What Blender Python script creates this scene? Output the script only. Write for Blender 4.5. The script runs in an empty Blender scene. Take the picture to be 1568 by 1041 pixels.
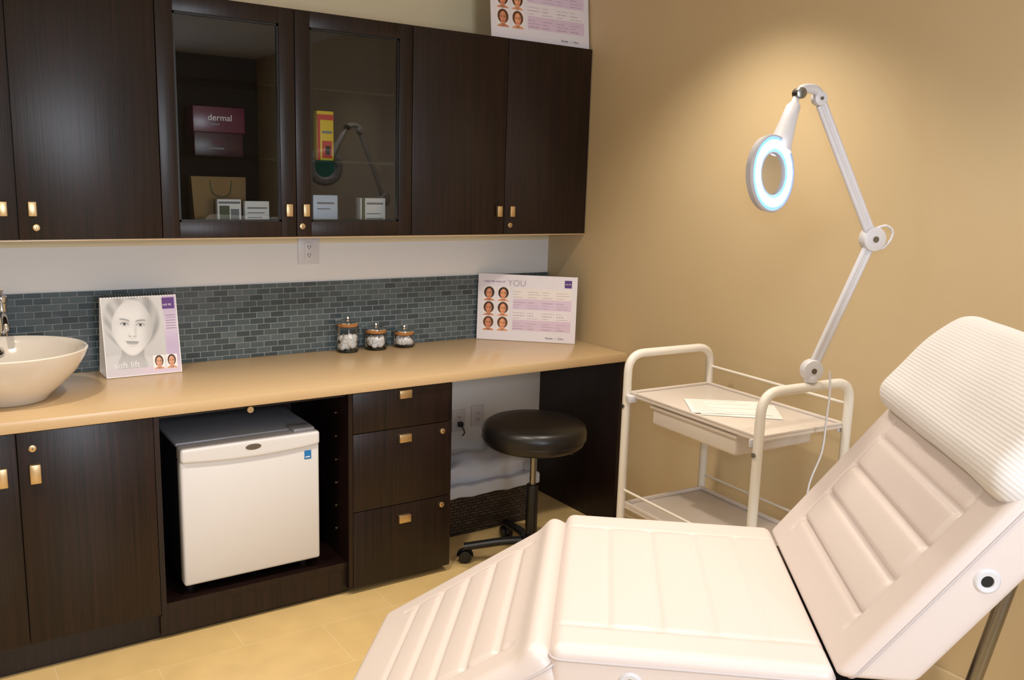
import bpy, bmesh, math, random
from mathutils import Vector, Matrix, noise
random.seed(4)
S = bpy.context.scene
COL = S.collection
try:
    S.view_settings.view_transform = 'Standard'
    S.view_settings.look = 'None'
    S.view_settings.exposure = 0.0
except Exception:
    pass

# ------------------------------------------------------------------ materials
def lin(c):
    o = []
    for x in c[:3]:
        x = x / 255.0
        o.append(x / 12.92 if x <= 0.04045 else ((x + 0.055) / 1.055) ** 2.4)
    return o
def rgba(c): return (*lin(c), 1.0)

def new_mat(name):
    m = bpy.data.materials.new(name); m.use_nodes = True
    nt = m.node_tree
    return m, nt, nt.nodes['Principled BSDF']

def P(name, col, rough=0.5, metal=0.0, spec=0.5, coat=0.0, emit=None, estr=0.0, noise_amt=0.0, nscale=8.0, bump=0.0, bscale=200.0):
    m, nt, b = new_mat(name)
    b.inputs['Base Color'].default_value = rgba(col)
    b.inputs['Roughness'].default_value = rough
    b.inputs['Metallic'].default_value = metal
    b.inputs['Specular IOR Level'].default_value = spec
    b.inputs['Coat Weight'].default_value = coat
    b.inputs['Coat Roughness'].default_value = 0.1
    if emit:
        b.inputs['Emission Color'].default_value = rgba(emit)
        b.inputs['Emission Strength'].default_value = estr
    tc = nt.nodes.new('ShaderNodeTexCoord')
    if noise_amt > 0:
        n = nt.nodes.new('ShaderNodeTexNoise'); n.inputs['Scale'].default_value = nscale
        n.inputs['Detail'].default_value = 5
        nt.links.new(tc.outputs['Object'], n.inputs['Vector'])
        mx = nt.nodes.new('ShaderNodeMix'); mx.data_type = 'RGBA'
        lo = [max(0, c * (1 - noise_amt)) for c in col]; hi = [min(255, c * (1 + noise_amt)) for c in col]
        mx.inputs['A'].default_value = rgba(lo); mx.inputs['B'].default_value = rgba(hi)
        nt.links.new(n.outputs['Fac'], mx.inputs['Factor'])
        nt.links.new(mx.outputs['Result'], b.inputs['Base Color'])
    if bump > 0:
        n2 = nt.nodes.new('ShaderNodeTexNoise'); n2.inputs['Scale'].default_value = bscale
        nt.links.new(tc.outputs['Object'], n2.inputs['Vector'])
        bp = nt.nodes.new('ShaderNodeBump'); bp.inputs['Strength'].default_value = bump
        bp.inputs['Distance'].default_value = 0.002
        nt.links.new(n2.outputs['Fac'], bp.inputs['Height'])
        nt.links.new(bp.outputs['Normal'], b.inputs['Normal'])
    return m

def wenge():
    m, nt, b = new_mat('wenge_laminate')
    tc = nt.nodes.new('ShaderNodeTexCoord')
    mp = nt.nodes.new('ShaderNodeMapping'); mp.inputs['Scale'].default_value = (120, 120, 2.2)
    nt.links.new(tc.outputs['Object'], mp.inputs['Vector'])
    n = nt.nodes.new('ShaderNodeTexNoise'); n.inputs['Scale'].default_value = 1.0
    n.inputs['Detail'].default_value = 4; n.inputs['Roughness'].default_value = 0.6
    nt.links.new(mp.outputs[0], n.inputs['Vector'])
    cr = nt.nodes.new('ShaderNodeValToRGB')
    cr.color_ramp.elements[0].position = 0.35; cr.color_ramp.elements[0].color = rgba((15, 8, 7))
    cr.color_ramp.elements[1].position = 0.7; cr.color_ramp.elements[1].color = rgba((38, 20, 17))
    nt.links.new(n.outputs['Fac'], cr.inputs['Fac'])
    nt.links.new(cr.outputs[0], b.inputs['Base Color'])
    b.inputs['Roughness'].default_value = 0.36
    b.inputs['Specular IOR Level'].default_value = 0.40
    bp = nt.nodes.new('ShaderNodeBump'); bp.inputs['Strength'].default_value = 0.3; bp.inputs['Distance'].default_value = 0.001
    nt.links.new(n.outputs['Fac'], bp.inputs['Height']); nt.links.new(bp.outputs['Normal'], b.inputs['Normal'])
    return m

def tile_mat():
    m, nt, b = new_mat('glass_mosaic')
    tc = nt.nodes.new('ShaderNodeTexCoord')
    sp = nt.nodes.new('ShaderNodeSeparateXYZ'); cb = nt.nodes.new('ShaderNodeCombineXYZ')
    nt.links.new(tc.outputs['Object'], sp.inputs[0])
    nt.links.new(sp.outputs['X'], cb.inputs['X']); nt.links.new(sp.outputs['Z'], cb.inputs['Y'])
    br = nt.nodes.new('ShaderNodeTexBrick')
    br.inputs['Scale'].default_value = 1.0
    br.inputs['Brick Width'].default_value = 0.062
    br.inputs['Row Height'].default_value = 0.0262
    br.inputs['Mortar Size'].default_value = 0.0014
    br.inputs['Mortar Smooth'].default_value = 0.1
    br.inputs['Bias'].default_value = -0.1
    br.inputs['Color1'].default_value = rgba((60, 72, 79))
    br.inputs['Color2'].default_value = rgba((90, 104, 110))
    br.inputs['Mortar'].default_value = rgba((142, 148, 152))
    nt.links.new(cb.outputs[0], br.inputs['Vector'])
    nt.links.new(br.outputs['Color'], b.inputs['Base Color'])
    mr = nt.nodes.new('ShaderNodeMapRange'); mr.inputs['To Min'].default_value = 0.16; mr.inputs['To Max'].default_value = 0.8
    nt.links.new(br.outputs['Fac'], mr.inputs['Value']); nt.links.new(mr.outputs[0], b.inputs['Roughness'])
    bp = nt.nodes.new('ShaderNodeBump'); bp.invert = True; bp.inputs['Strength'].default_value = 0.8; bp.inputs['Distance'].default_value = 0.002
    nt.links.new(br.outputs['Fac'], bp.inputs['Height']); nt.links.new(bp.outputs['Normal'], b.inputs['Normal'])
    return m

def floor_mat():
    m, nt, b = new_mat('floor_tile')
    tc = nt.nodes.new('ShaderNodeTexCoord')
    br = nt.nodes.new('ShaderNodeTexBrick')
    br.inputs['Scale'].default_value = 1.0
    br.inputs['Brick Width'].default_value = 0.60
    br.inputs['Row Height'].default_value = 0.30
    br.inputs['Mortar Size'].default_value = 0.0018
    br.inputs['Color1'].default_value = rgba((218, 188, 130))
    br.inputs['Color2'].default_value = rgba((221, 191, 134))
    br.inputs['Mortar'].default_value = rgba((228, 204, 156))
    nt.links.new(tc.outputs['Object'], br.inputs['Vector'])
    n = nt.nodes.new('ShaderNodeTexNoise'); n.inputs['Scale'].default_value = 9; n.inputs['Detail'].default_value = 6
    nt.links.new(tc.outputs['Object'], n.inputs['Vector'])
    mx = nt.nodes.new('ShaderNodeMix'); mx.data_type = 'RGBA'; mx.blend_type = 'MULTIPLY'
    mr = nt.nodes.new('ShaderNodeMapRange'); mr.inputs['From Min'].default_value = .3; mr.inputs['From Max'].default_value = .7
    mr.inputs['To Min'].default_value = 0.93; mr.inputs['To Max'].default_value = 1.03
    nt.links.new(n.outputs['Fac'], mr.inputs['Value'])
    mx.inputs['Factor'].default_value = 1
    nt.links.new(br.outputs['Color'], mx.inputs['A']); nt.links.new(mr.outputs[0], mx.inputs['B'])
    nt.links.new(mx.outputs['Result'], b.inputs['Base Color'])
    b.inputs['Roughness'].default_value = 0.32
    return m

def thin_glass(name, tint=(235, 240, 240), rough=0.02, ior=1.45, spec_mul=1.0):
    m = bpy.data.materials.new(name); m.use_nodes = True
    nt = m.node_tree; nt.nodes.clear()
    out = nt.nodes.new('ShaderNodeOutputMaterial')
    tr = nt.nodes.new('ShaderNodeBsdfTransparent'); tr.inputs[0].default_value = rgba(tint)
    gl = nt.nodes.new('ShaderNodeBsdfGlossy'); gl.inputs['Roughness'].default_value = rough
    fr = nt.nodes.new('ShaderNodeFresnel'); fr.inputs['IOR'].default_value = ior
    mu = nt.nodes.new('ShaderNodeMath'); mu.operation = 'MULTIPLY'; mu.inputs[1].default_value = spec_mul
    mu.use_clamp = True
    nt.links.new(fr.outputs[0], mu.inputs[0])
    mx = nt.nodes.new('ShaderNodeMixShader')
    nt.links.new(mu.outputs[0], mx.inputs[0]); nt.links.new(tr.outputs[0], mx.inputs[1]); nt.links.new(gl.outputs[0], mx.inputs[2])
    nt.links.new(mx.outputs[0], out.inputs[0])
    return m

def vcol_mat():
    m, nt, b = new_mat('printed_card')
    vc = nt.nodes.new('ShaderNodeVertexColor'); vc.layer_name = 'Col'
    nt.links.new(vc.outputs['Color'], b.inputs['Base Color'])
    b.inputs['Roughness'].default_value = 0.45
    return m

def towel_mat():
    m, nt, b = new_mat('ribbed_towel')
    b.inputs['Base Color'].default_value = rgba((222, 219, 219)); b.inputs['Roughness'].default_value = 0.95
    b.inputs['Sheen Weight'].default_value = 0.15
    tc = nt.nodes.new('ShaderNodeTexCoord')
    wv = nt.nodes.new('ShaderNodeTexWave'); wv.bands_direction = 'X'; wv.inputs['Scale'].default_value = 36
    wv.inputs['Distortion'].default_value = 0.8; wv.inputs['Detail'].default_value = 1
    nt.links.new(tc.outputs['Object'], wv.inputs['Vector'])
    bp = nt.nodes.new('ShaderNodeBump'); bp.inputs['Strength'].default_value = 0.35; bp.inputs['Distance'].default_value = 0.002
    nt.links.new(wv.outputs['Fac'], bp.inputs['Height']); nt.links.new(bp.outputs['Normal'], b.inputs['Normal'])
    return m

def wicker_mat():
    m, nt, b = new_mat('dark_wicker')
    tc = nt.nodes.new('ShaderNodeTexCoord')
    sp = nt.nodes.new('ShaderNodeSeparateXYZ'); cb = nt.nodes.new('ShaderNodeCombineXYZ')
    nt.links.new(tc.outputs['Object'], sp.inputs[0])
    ad = nt.nodes.new('ShaderNodeMath'); ad.operation = 'ADD'
    nt.links.new(sp.outputs['X'], ad.inputs[0]); nt.links.new(sp.outputs['Y'], ad.inputs[1])
    nt.links.new(ad.outputs[0], cb.inputs['X']); nt.links.new(sp.outputs['Z'], cb.inputs['Y'])
    br = nt.nodes.new('ShaderNodeTexBrick'); br.inputs['Scale'].default_value = 1
    br.inputs['Brick Width'].default_value = 0.040; br.inputs['Row Height'].default_value = 0.016
    br.inputs['Mortar Size'].default_value = 0.0034; br.inputs['Mortar Smooth'].default_value = 0.8
    br.inputs['Color1'].default_value = rgba((44, 37, 37)); br.inputs['Color2'].default_value = rgba((76, 66, 62))
    br.inputs['Mortar'].default_value = rgba((8, 6, 6))
    nt.links.new(cb.outputs[0], br.inputs['Vector']); nt.links.new(br.outputs['Color'], b.inputs['Base Color'])
    bp = nt.nodes.new('ShaderNodeBump'); bp.invert = True; bp.inputs['Distance'].default_value = 0.004
    nt.links.new(br.outputs['Fac'], bp.inputs['Height']); nt.links.new(bp.outputs['Normal'], b.inputs['Normal'])
    b.inputs['Roughness'].default_value = 0.45
    return m

WENGE = wenge()
TILE = tile_mat()
FLOOR = floor_mat()
VC = vcol_mat()
TOWEL = towel_mat()
WICKER = wicker_mat()
INTERIOR = P('interior_laminate', (17, 12, 11), 0.8, spec=0.2)
WALL_TAN = P('tan_paint', (198, 176, 138), 0.5, noise_amt=0.015, nscale=3)
WALL_CREAM = P('cream_paint', (222, 208, 174), 0.6)
WALL_DIM = P('taupe_paint', (120, 110, 98), 0.6)
WALL_WHITE = P('white_paint', (226, 225, 226), 0.55)
CEIL = P('ceiling_paint', (230, 226, 220), 0.8)
TRIMM = P('trim_paint', (196, 176, 140), 0.5)
COUNTER = P('beige_laminate', (206, 177, 136), 0.28, noise_amt=0.07, nscale=260)
BRASS = P('satin_brass', (210, 184, 142), 0.36, metal=1.0)
CHROME = P('chrome', (215, 215, 215), 0.12, metal=1.0)
STEEL = P('brushed_steel', (150, 146, 140), 0.3, metal=1.0)
CERAMIC = P('white_ceramic', (226, 218, 208), 0.12, coat=0.6)
FRIDGE_W = P('white_enamel', (222, 221, 224), 0.4, bump=0.12, bscale=350)
FRIDGE_G = P('grey_enamel', (158, 158, 165), 0.35)
FRIDGE_D = P('fridge_side', (26, 25, 27), 0.45)
VINYL = P('white_vinyl', (216, 204, 200), 0.38, bump=0.1, bscale=500)
PIPING = P('vinyl_piping', (196, 188, 190), 0.45)
BLACKV = P('black_vinyl', (20, 18, 18), 0.34)
BLACKP = P('black_plastic', (14, 14, 15), 0.4)
WPLASTIC = P('white_plastic', (212, 211, 217), 0.35)
HOUSING = P('lamp_housing', (178, 176, 182), 0.4)
WMETAL = P('white_powdercoat', (226, 220, 210), 0.35)
TRAYM = P('white_tray', (216, 206, 197), 0.3)
PAPER = P('paper', (240, 237, 235), 0.7)
CLOTH = P('white_liner', (204, 208, 220), 0.9)
COTTON = P('cotton', (245, 244, 244), 1.0, bump=0.6, bscale=160)
AMBER = P('amber_wood', (180, 122, 70), 0.3, noise_amt=0.15, nscale=40)
GLASS = thin_glass('clear_glass', (248, 250, 250), .02, 1.4, .8)
DOORGLASS = thin_glass('cabinet_glass', (240, 243, 241), 0.0, 1.5, 1.9)
SHELFG = thin_glass('shelf_glass', (170, 198, 190), 0.03, 1.5)
LENS = thin_glass('lens_glass', (95, 200, 205), 0.05, 1.6, 1.6)
GLOW = P('ring_light', (255, 255, 255), 0.5, emit=(232, 242, 255), estr=15.0)
GLOWE = P('ring_halo_glow', (150, 195, 255), 0.5, emit=(92, 160, 255), estr=1.25)  # blue glow that paints the halo at the edges of the lit ring
LAMPGLOW = P('downlight_glow', (255, 240, 210), 0.5, emit=(255, 232, 190), estr=8.0)
FILLGLOW = P('fill_glow_pane', (230, 240, 255), 0.5, emit=(205, 222, 255), estr=2.2)  # glow of the added window, cool fill from behind the camera
MAGENTA = P('box_magenta', (88, 20, 54), 0.3)
DMAG = P('box_dark_magenta', (50, 16, 32), 0.35)
YELLOW = P('box_yellow', (240, 205, 40), 0.4)
RED = P('box_red', (205, 40, 35), 0.4)
GOLD = P('gold_foil', (128, 106, 74), 0.35, metal=0.5)
BLUEW = P('box_pale_blue', (212, 224, 246), 0.4)
BLUE = P('sticker_blue', (30, 120, 190), 0.4)
GREY = P('grey_print', (120, 120, 125), 0.5)
GREEN = P('label_green', (70, 80, 50), 0.5)
RUBBER = P('grey_rubber', (90, 90, 92), 0.5)

# ------------------------------------------------------------------ helpers
class G:
    """top level object: an Empty that parents its parts. world=True -> parts given in world coords"""
    def __init__(s, name, loc=(0, 0, 0), rz=0.0, world=False):
        e = bpy.data.objects.new(name, None); COL.objects.link(e)
        e.empty_display_size = 0.1
        e.location = loc; e.rotation_euler = (0, 0, rz)
        s.e = e
        s.M = Matrix.Translation(Vector(loc)) @ Matrix.Rotation(rz, 4, 'Z')
        s.world = world
    def add(s, o):
        o.parent = s.e
        if s.world:
            o.matrix_parent_inverse = s.M.inverted()
        return o

def mk(name, bm, mat, g=None, smooth=False, angle=None):
    me = bpy.data.meshes.new(name); bm.normal_update(); bm.to_mesh(me); bm.free()
    for m in (mat if isinstance(mat, (list, tuple)) else [mat]): me.materials.append(m)
    if smooth:
        for p in me.polygons: p.use_smooth = True
        if angle is not None:
            try: me.set_sharp_from_angle(angle=math.radians(angle))
            except Exception: pass
    o = bpy.data.objects.new(name, me); COL.objects.link(o)
    if g: g.add(o)
    return o

def box(name, lo, hi, mat, g=None, bev=0.0, seg=2):
    bm = bmesh.new()
    bmesh.ops.create_cube(bm, size=1)
    for v in bm.verts:
        v.co = Vector([(lo[i] + hi[i]) / 2 + v.co[i] * (hi[i] - lo[i]) for i in range(3)])
    if bev > 0:
        bmesh.ops.bevel(bm, geom=bm.edges[:], offset=bev, segments=seg, affect='EDGES', profile=0.5)
    return mk(name, bm, mat, g, smooth=bev > 0, angle=35)

def multibox(name, boxes, mat, g=None, bev=0.0):
    bm = bmesh.new()
    for lo, hi in boxes:
        b2 = bmesh.new(); bmesh.ops.create_cube(b2, size=1)
        for v in b2.verts:
            v.co = Vector([(lo[i] + hi[i]) / 2 + v.co[i] * (hi[i] - lo[i]) for i in range(3)])
        if bev > 0: bmesh.ops.bevel(b2, geom=b2.edges[:], offset=bev, segments=2, affect='EDGES', profile=0.5)
        tmp = bpy.data.meshes.new('t'); b2.to_mesh(tmp); b2.free(); bm.from_mesh(tmp); bpy.data.meshes.remove(tmp)
    return mk(name, bm, mat, g, smooth=bev > 0, angle=35)

def frame_from_z(z, org):
    z = Vector(z).normalized()
    x = Vector((0, 0, 1)).cross(z)
    if x.length < 1e-4: x = Vector((1, 0, 0))
    x.normalize(); y = z.cross(x)
    M = Matrix((x, y, z)).transposed().to_4x4(); M.translation = Vector(org)
    return M

def lathe(name, prof, org, mat, g=None, axis=(0, 0, 1), seg=48, closed=False, angle=40, sx=1.0, sy=1.0):
    bm = bmesh.new(); M = frame_from_z(axis, org)
    rings = []
    for r, z in prof:
        if r < 1e-6:
            rings.append([bm.verts.new(M @ Vector((0, 0, z)))])
        else:
            rings.append([bm.verts.new(M @ Vector((sx * r * math.cos(2 * math.pi * i / seg), sy * r * math.sin(2 * math.pi * i / seg), z))) for i in range(seg)])
    pairs = list(zip(rings[:-1], rings[1:]))
    if closed: pairs.append((rings[-1], rings[0]))
    for a, b in pairs:
        for i in range(seg):
            j = (i + 1) % seg
            if len(a) == 1 and len(b) == 1: continue
            if len(a) == 1: bm.faces.new((a[0], b[j], b[i]))
            elif len(b) == 1: bm.faces.new((a[i], a[j], b[0]))
            else: bm.faces.new((a[i], a[j], b[j], b[i]))
    bmesh.ops.recalc_face_normals(bm, faces=bm.faces[:])
    return mk(name, bm, mat, g, smooth=True, angle=angle)

def cyl(name, p0, p1, r, mat, g=None, r2=None, seg=24, bev=0.0):
    p0 = Vector(p0); p1 = Vector(p1); L = (p1 - p0).length
    r2 = r if r2 is None else r2
    b = min(bev, r * .5, L * .4)
    if b > 0: prof = [(0, 0), (r - b, 0), (r - b * .3, b * .3), (r, b), (r2, L - b), (r2 - b * .3, L - b * .3), (r2 - b, L), (0, L)]
    else: prof = [(0, 0), (r, 0), (r2, L), (0, L)]
    return lathe(name, prof, p0, mat, g, axis=p1 - p0, seg=seg)

def catmull(pts, n=10, closed=False):
    pts = [Vector(p) for p in pts]; out = []
    N = len(pts)
    rng = range(N) if closed else range(N - 1)
    for i in rng:
        if closed: p0, p1, p2, p3 = pts[(i - 1) % N], pts[i], pts[(i + 1) % N], pts[(i + 2) % N]
        else: p0, p1, p2, p3 = pts[max(i - 1, 0)], pts[i], pts[i + 1], pts[min(i + 2, N - 1)]
        for k in range(n):
            t = k / n
            out.append(0.5 * ((2 * p1) + (-p0 + p2) * t + (2 * p0 - 5 * p1 + 4 * p2 - p3) * t * t + (-p0 + 3 * p1 - 3 * p2 + p3) * t ** 3))
    if not closed: out.append(pts[-1])
    return out

def round_path(pts, r, n=8):
    pts = [Vector(p) for p in pts]; out = [pts[0]]
    for i in range(1, len(pts) - 1):
        a, b, c = pts[i - 1], pts[i], pts[i + 1]
        d1 = (a - b).normalized(); d2 = (c - b).normalized()
        rr = min(r, (a - b).length * .49, (c - b).length * .49)
        p1 = b + d1 * rr; p2 = b + d2 * rr
        for k in range(n + 1):
            t = k / n
            out.append((1 - t) ** 2 * p1 + 2 * (1 - t) * t * b + t * t * p2)
    out.append(pts[-1]); return out

def tube(name, pts, r, mat, g=None, seg=12, closed=False, radii=None, flat=1.0):
    pts = [Vector(p) for p in pts]; N = len(pts)
    bm = bmesh.new(); rings = []; prevx = None
    for i, p in enumerate(pts):
        if closed: t = pts[(i + 1) % N] - pts[(i - 1) % N]
        elif i == 0: t = pts[1] - pts[0]
        elif i == N - 1: t = pts[-1] - pts[-2]
        else: t = pts[i + 1] - pts[i - 1]
        t.normalize()
        if prevx is None:
            x = Vector((0, 0, 1)).cross(t)
            if x.length < 1e-3: x = Vector((1, 0, 0)).cross(t)
        else: x = prevx - t * prevx.dot(t)
        x.normalize(); y = t.cross(x); prevx = x
        rr = radii[i] if radii else r
        rings.append([bm.verts.new(p + x * rr * math.cos(2 * math.pi * k / seg) + y * rr * flat * math.sin(2 * math.pi * k / seg)) for k in range(seg)])
    for i in range(N if closed else N - 1):
        a = rings[i]; b = rings[(i + 1) % N]
        for k in range(seg):
            j = (k + 1) % seg
            bm.faces.new((a[k], a[j], b[j], b[k]))
    if not closed:
        bm.faces.new(rings[0][::-1]); bm.faces.new(rings[-1])
    bmesh.ops.recalc_face_normals(bm, faces=bm.faces[:])
    return mk(name, bm, mat, g, smooth=True, angle=60)

def axis_coords(a, b, r, n, er=5):
    L = b - a; out = []
    for i in range(er): out.append(a + r * (i / er))
    for i in range(n + 1): out.append(a + r + (L - 2 * r) * i / n)
    for i in range(er): out.append(b - r + r * ((i + 1) / er))
    return out

def cushion(name, lo, hi, r, n, mat, g=None, top=None, xf=None):
    """rounded box on a dense grid; top(x,y)-> dz on upper face; xf(co)->co final"""
    cs = [axis_coords(lo[i], hi[i], r, n[i]) for i in range(3)]
    bm = bmesh.new()
    def q(p):
        c = Vector([min(max(p[i], lo[i] + r), hi[i] - r) for i in range(3)])
        d = Vector(p) - c
        if d.length > 1e-9: d = d.normalized() * r
        nz = d.z / r
        o = c + d
        if top and nz > 0: o.z += top(o.x, o.y) * min(1, nz * 1.2)
        return xf(o) if xf else o
    for ax in range(3):
        u, v = [i for i in range(3) if i != ax]
        for side in (0, 1):
            fixed = lo[ax] if side == 0 else hi[ax]
            grid = []
            for a in cs[u]:
                row = []
                for b in cs[v]:
                    p = [0, 0, 0]; p[ax] = fixed; p[u] = a; p[v] = b
                    row.append(bm.verts.new(q(p)))
                grid.append(row)
            for i in range(len(cs[u]) - 1):
                for j in range(len(cs[v]) - 1):
                    bm.faces.new((grid[i][j], grid[i + 1][j], grid[i + 1][j + 1], grid[i][j + 1]))
    bmesh.ops.remove_doubles(bm, verts=bm.verts[:], dist=1e-5)
    bmesh.ops.recalc_face_normals(bm, faces=bm.faces[:])
    return mk(name, bm, mat, g, smooth=True)

def text(name, body, size, loc, mat, g=None, rot=(math.pi / 2, 0, 0), align='LEFT', tilt=None):
    c = bpy.data.curves.new(name, 'FONT'); c.body = body; c.size = size; c.extrude = 0.0002; c.align_x = align
    o = bpy.data.objects.new(name + '_c', c); COL.objects.link(o)
    bpy.context.view_layer.update()
    me = bpy.data.meshes.new_from_object(o); bpy.data.objects.remove(o)
    M = Matrix.Translation(Vector(loc)) @ Matrix.Rotation(rot[2], 4, 'Z') @ Matrix.Rotation(rot[1], 4, 'Y') @ Matrix.Rotation(rot[0], 4, 'X')
    if tilt is not None: M = tilt @ M
    me.transform(M); me.materials.clear(); me.materials.append(mat)
    o = bpy.data.objects.new(name, me); COL.objects.link(o)
    if g: g.add(o)
    return o

def sst(a, b, x):
    t = min(1, max(0, (x - a) / (b - a))); return t * t * (3 - 2 * t)
def mixc(a, b, t): return [a[i] * (1 - t) + b[i] * t for i in range(3)]

def portrait(u, v, hair, skin, bg, lip=(180, 70, 70), eye=(50, 35, 30), soft=0.08, hairw=.72):
    """small printed head-and-shoulders picture; u,v in -1..1"""
    c = list(bg)
    h = (u / hairw) ** 2 + ((v - .18) / .8) ** 2
    c = mixc(c, hair, 1 - sst(1 - soft, 1 + soft, h))
    sh = (u / 1.0) ** 2 + ((v + 1.15) / .5) ** 2
    c = mixc(c, skin, 1 - sst(1 - soft, 1 + soft, sh))
    if v < -.2: c = mixc(c, [x * .85 for x in skin], 1 - sst(1 - soft, 1 + soft, abs(u) / .28))
    wj = .52 * (1 - .28 * sst(0, -.7, v))
    f = (u / wj) ** 2 + ((v - .02) / .72) ** 2
    t = 1 - sst(1 - soft, 1 + soft, f)
    c = mixc(c, [x * (1.05 - .36 * (u + .2) * (u + .2)) for x in skin], t)
    for sgn in (-1, 1):
        c = mixc(c, eye, .9 * math.exp(-(((u - sgn * .21) / .10) ** 2 + ((v - .10) / .045) ** 2)))
        c = mixc(c, eye, .7 * math.exp(-(((u - sgn * .23) / .15) ** 2 + ((v - .235 + .3 * (abs(u) - .23) ** 2) / .03) ** 2)))
    c = mixc(c, [x * .75 for x in skin], .35 * math.exp(-(((u - .08) / .035) ** 2 + ((v + .05) / .16) ** 2)))
    c = mixc(c, lip, .9 * math.exp(-((u / .16) ** 4 + ((v + .38) / .05) ** 2)))
    return c

def big_face(u, v):
    """soft grey beauty portrait, head slightly tilted; returns a grey level"""
    bgc = 202 + 8 * v
    c = bgc
    h = ((u + .02) / .78) ** 2 + ((v - .22) / .84) ** 2
    st = .5 + .5 * math.sin(26 * math.atan2(u + .05, v + .9) + 5 * v)
    hair = 164 + 32 * st - 20 * max(0, u)
    c = c + (hair - c) * (1 - sst(.80, 1.15, h))
    sh = (u / 1.25) ** 2 + ((v + 1.28) / .55) ** 2
    c = c + (206 - c) * (1 - sst(.9, 1.1, sh))
    if v < -.3:
        nk = abs(u - .02) / (.32 + .10 * sst(-.7, -1.0, v))
        c = c + ((186 - 26 * sst(-.95, -.6, v)) - c) * (1 - sst(.88, 1.08, nk))
    w = .58 * (1 - .24 * sst(-.10, -.80, v)) * (1 - .06 * sst(.2, .7, v))
    f = (u / w) ** 2 + ((v - .02) / .78) ** 2
    sk = 226 - 28 * sst(.1, .55, u) - 14 * sst(.30, .6, abs(u)) - 12 * sst(.35, .8, v)
    c = c + (sk - c) * (1 - sst(.88, 1.10, f))
    inn = 1 - sst(.8, 1.0, f)
    def dark(a, wgt):
        nonlocal c
        c = c + (a - c) * min(1, wgt) * inn
    for s_ in (-1, 1):
        ex = (u - s_ * .225); ey = v - .10
        dark(172, .50 * math.exp(-((ex / .15) ** 2 + ((ey - .03) / .09) ** 2)))
        lid = ey - (.036 - 2.6 * ex * ex)
        if abs(ex) < .115: dark(58, .95 * math.exp(-(lid / .014) ** 2))
        low = ey - (-.028 + 2.0 * ex * ex)
        if abs(ex) < .10: dark(130, .6 * math.exp(-(low / .008) ** 2))
        if abs(ex) < .10 and low > 0 and lid < 0:
            dark(236, .7)
            dark(86, 1 - sst(.8, 1.1, math.hypot(ex, ey - .004) / .042))
            dark(36, 1 - sst(.8, 1.2, math.hypot(ex, ey - .004) / .018))
        br = ey - (.135 - .9 * (ex - s_ * .03) ** 2 + s_ * ex * .10)
        if -.15 < ex * s_ < .17: dark(120, .75 * math.exp(-(br / .022) ** 2) * (1 - sst(.10, .17, abs(ex))))
        dark(116, .8 * math.exp(-(((u - s_ * .062) / .030) ** 2 + ((v + .225) / .016) ** 2)))
        dark(190, .5 * math.exp(-(((u - s_ * .105) / .022) ** 2 + ((v + .20) / .05) ** 2)))
    dark(186, .6 * math.exp(-(((u - .085) / .035) ** 2 + ((v + .04) / .17) ** 2)))
    dark(190, .4 * math.exp(-((u / .06) ** 2 + ((v + .285) / .03) ** 2)))
    m = v + .395 - .45 * u * u
    if abs(u) < .21:
        t = 1 - sst(.13, .21, abs(u))
        dark(90, .9 * math.exp(-(m / .010) ** 2) * t)
        dark(150, .8 * (1 if 0 < m < .040 * t + .004 * math.cos(u * 30) else 0) * t)
        dark(162, .8 * (1 if -.058 * t < m < 0 else 0) * t)
    dark(186, .5 * math.exp(-((u / .11) ** 2 + ((v + .50) / .022) ** 2)))
    return (c, c, c + 2)

def painted(name, W, H, nx, ny, fn, g, tiltang=0.0):
    """flat printed sheet in local XZ plane, facing -Y, bottom edge on z=0"""
    bm = bmesh.new(); lay = bm.verts.layers.float_color.new('Col')
    R = Matrix.Rotation(-tiltang, 4, 'X')
    grid = []
    for j in range(ny + 1):
        row = []
        for i in range(nx + 1):
            x = i / nx; z = j / ny
            v = bm.verts.new(R @ Vector(((x - .5) * W, -0.0004, z * H)))
            v[lay] = (*lin([min(255, max(0, k)) for k in fn(x, z)]), 1)
            row.append(v)
        grid.append(row)
    for j in range(ny):
        for i in range(nx):
            bm.faces.new((grid[j][i], grid[j][i + 1], grid[j + 1][i + 1], grid[j + 1][i]))
    return mk(name, bm, VC, g)

# ------------------------------------------------------------------ room
XW, YW, ZC = 2.83, 3.83, 2.75
XL, YF = -1.5, -1.5
box('floor', (XL - .1, YF - .1, -.1), (XW + .1, YW + .1, 0), FLOOR)
box('ceiling', (XL - .1, YF - .1, ZC), (XW + .1, YW + .1, ZC + .1), CEIL)
bw = G('wall_back', (0.6, YW, 0), world=True)
box('upper_paint', (XL - .1, YW, 1.40), (XW + .1, YW + .1, ZC), WALL_CREAM, bw)
box('lower_paint', (XL - .1, YW, 0), (XW + .1, YW + .1, 1.40), WALL_WHITE, bw)
box('wall_right', (XW, YF - .1, 0), (XW + .1, YW, ZC), WALL_TAN)
box('wall_left', (XL - .1, YF - .1, 0), (XL, YW, ZC), WALL_CREAM)
wf = G('wall_front', (0.6, YF, 0), world=True)
wx0, wx1, wz0, wz1 = 0.45, 1.25, 0.95, 2.25
multibox('panels', [((XL, YF - .1, 0), (wx0, YF, ZC)), ((wx1, YF - .1, 0), (XW, YF, ZC)),
                    ((wx0, YF - .1, 0), (wx1, YF, wz0)), ((wx0, YF - .1, wz1), (wx1, YF, ZC))], WALL_DIM, wf)
wn = G('fill_window_1', ((wx0 + wx1) / 2, YF, 1.6), world=True)  # window added out of view behind the camera as a fill source
box('pane', (wx0 + .03, YF - .07, wz0 + .03), (wx1 - .03, YF - .06, wz1 - .03), FILLGLOW, wn)
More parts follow.
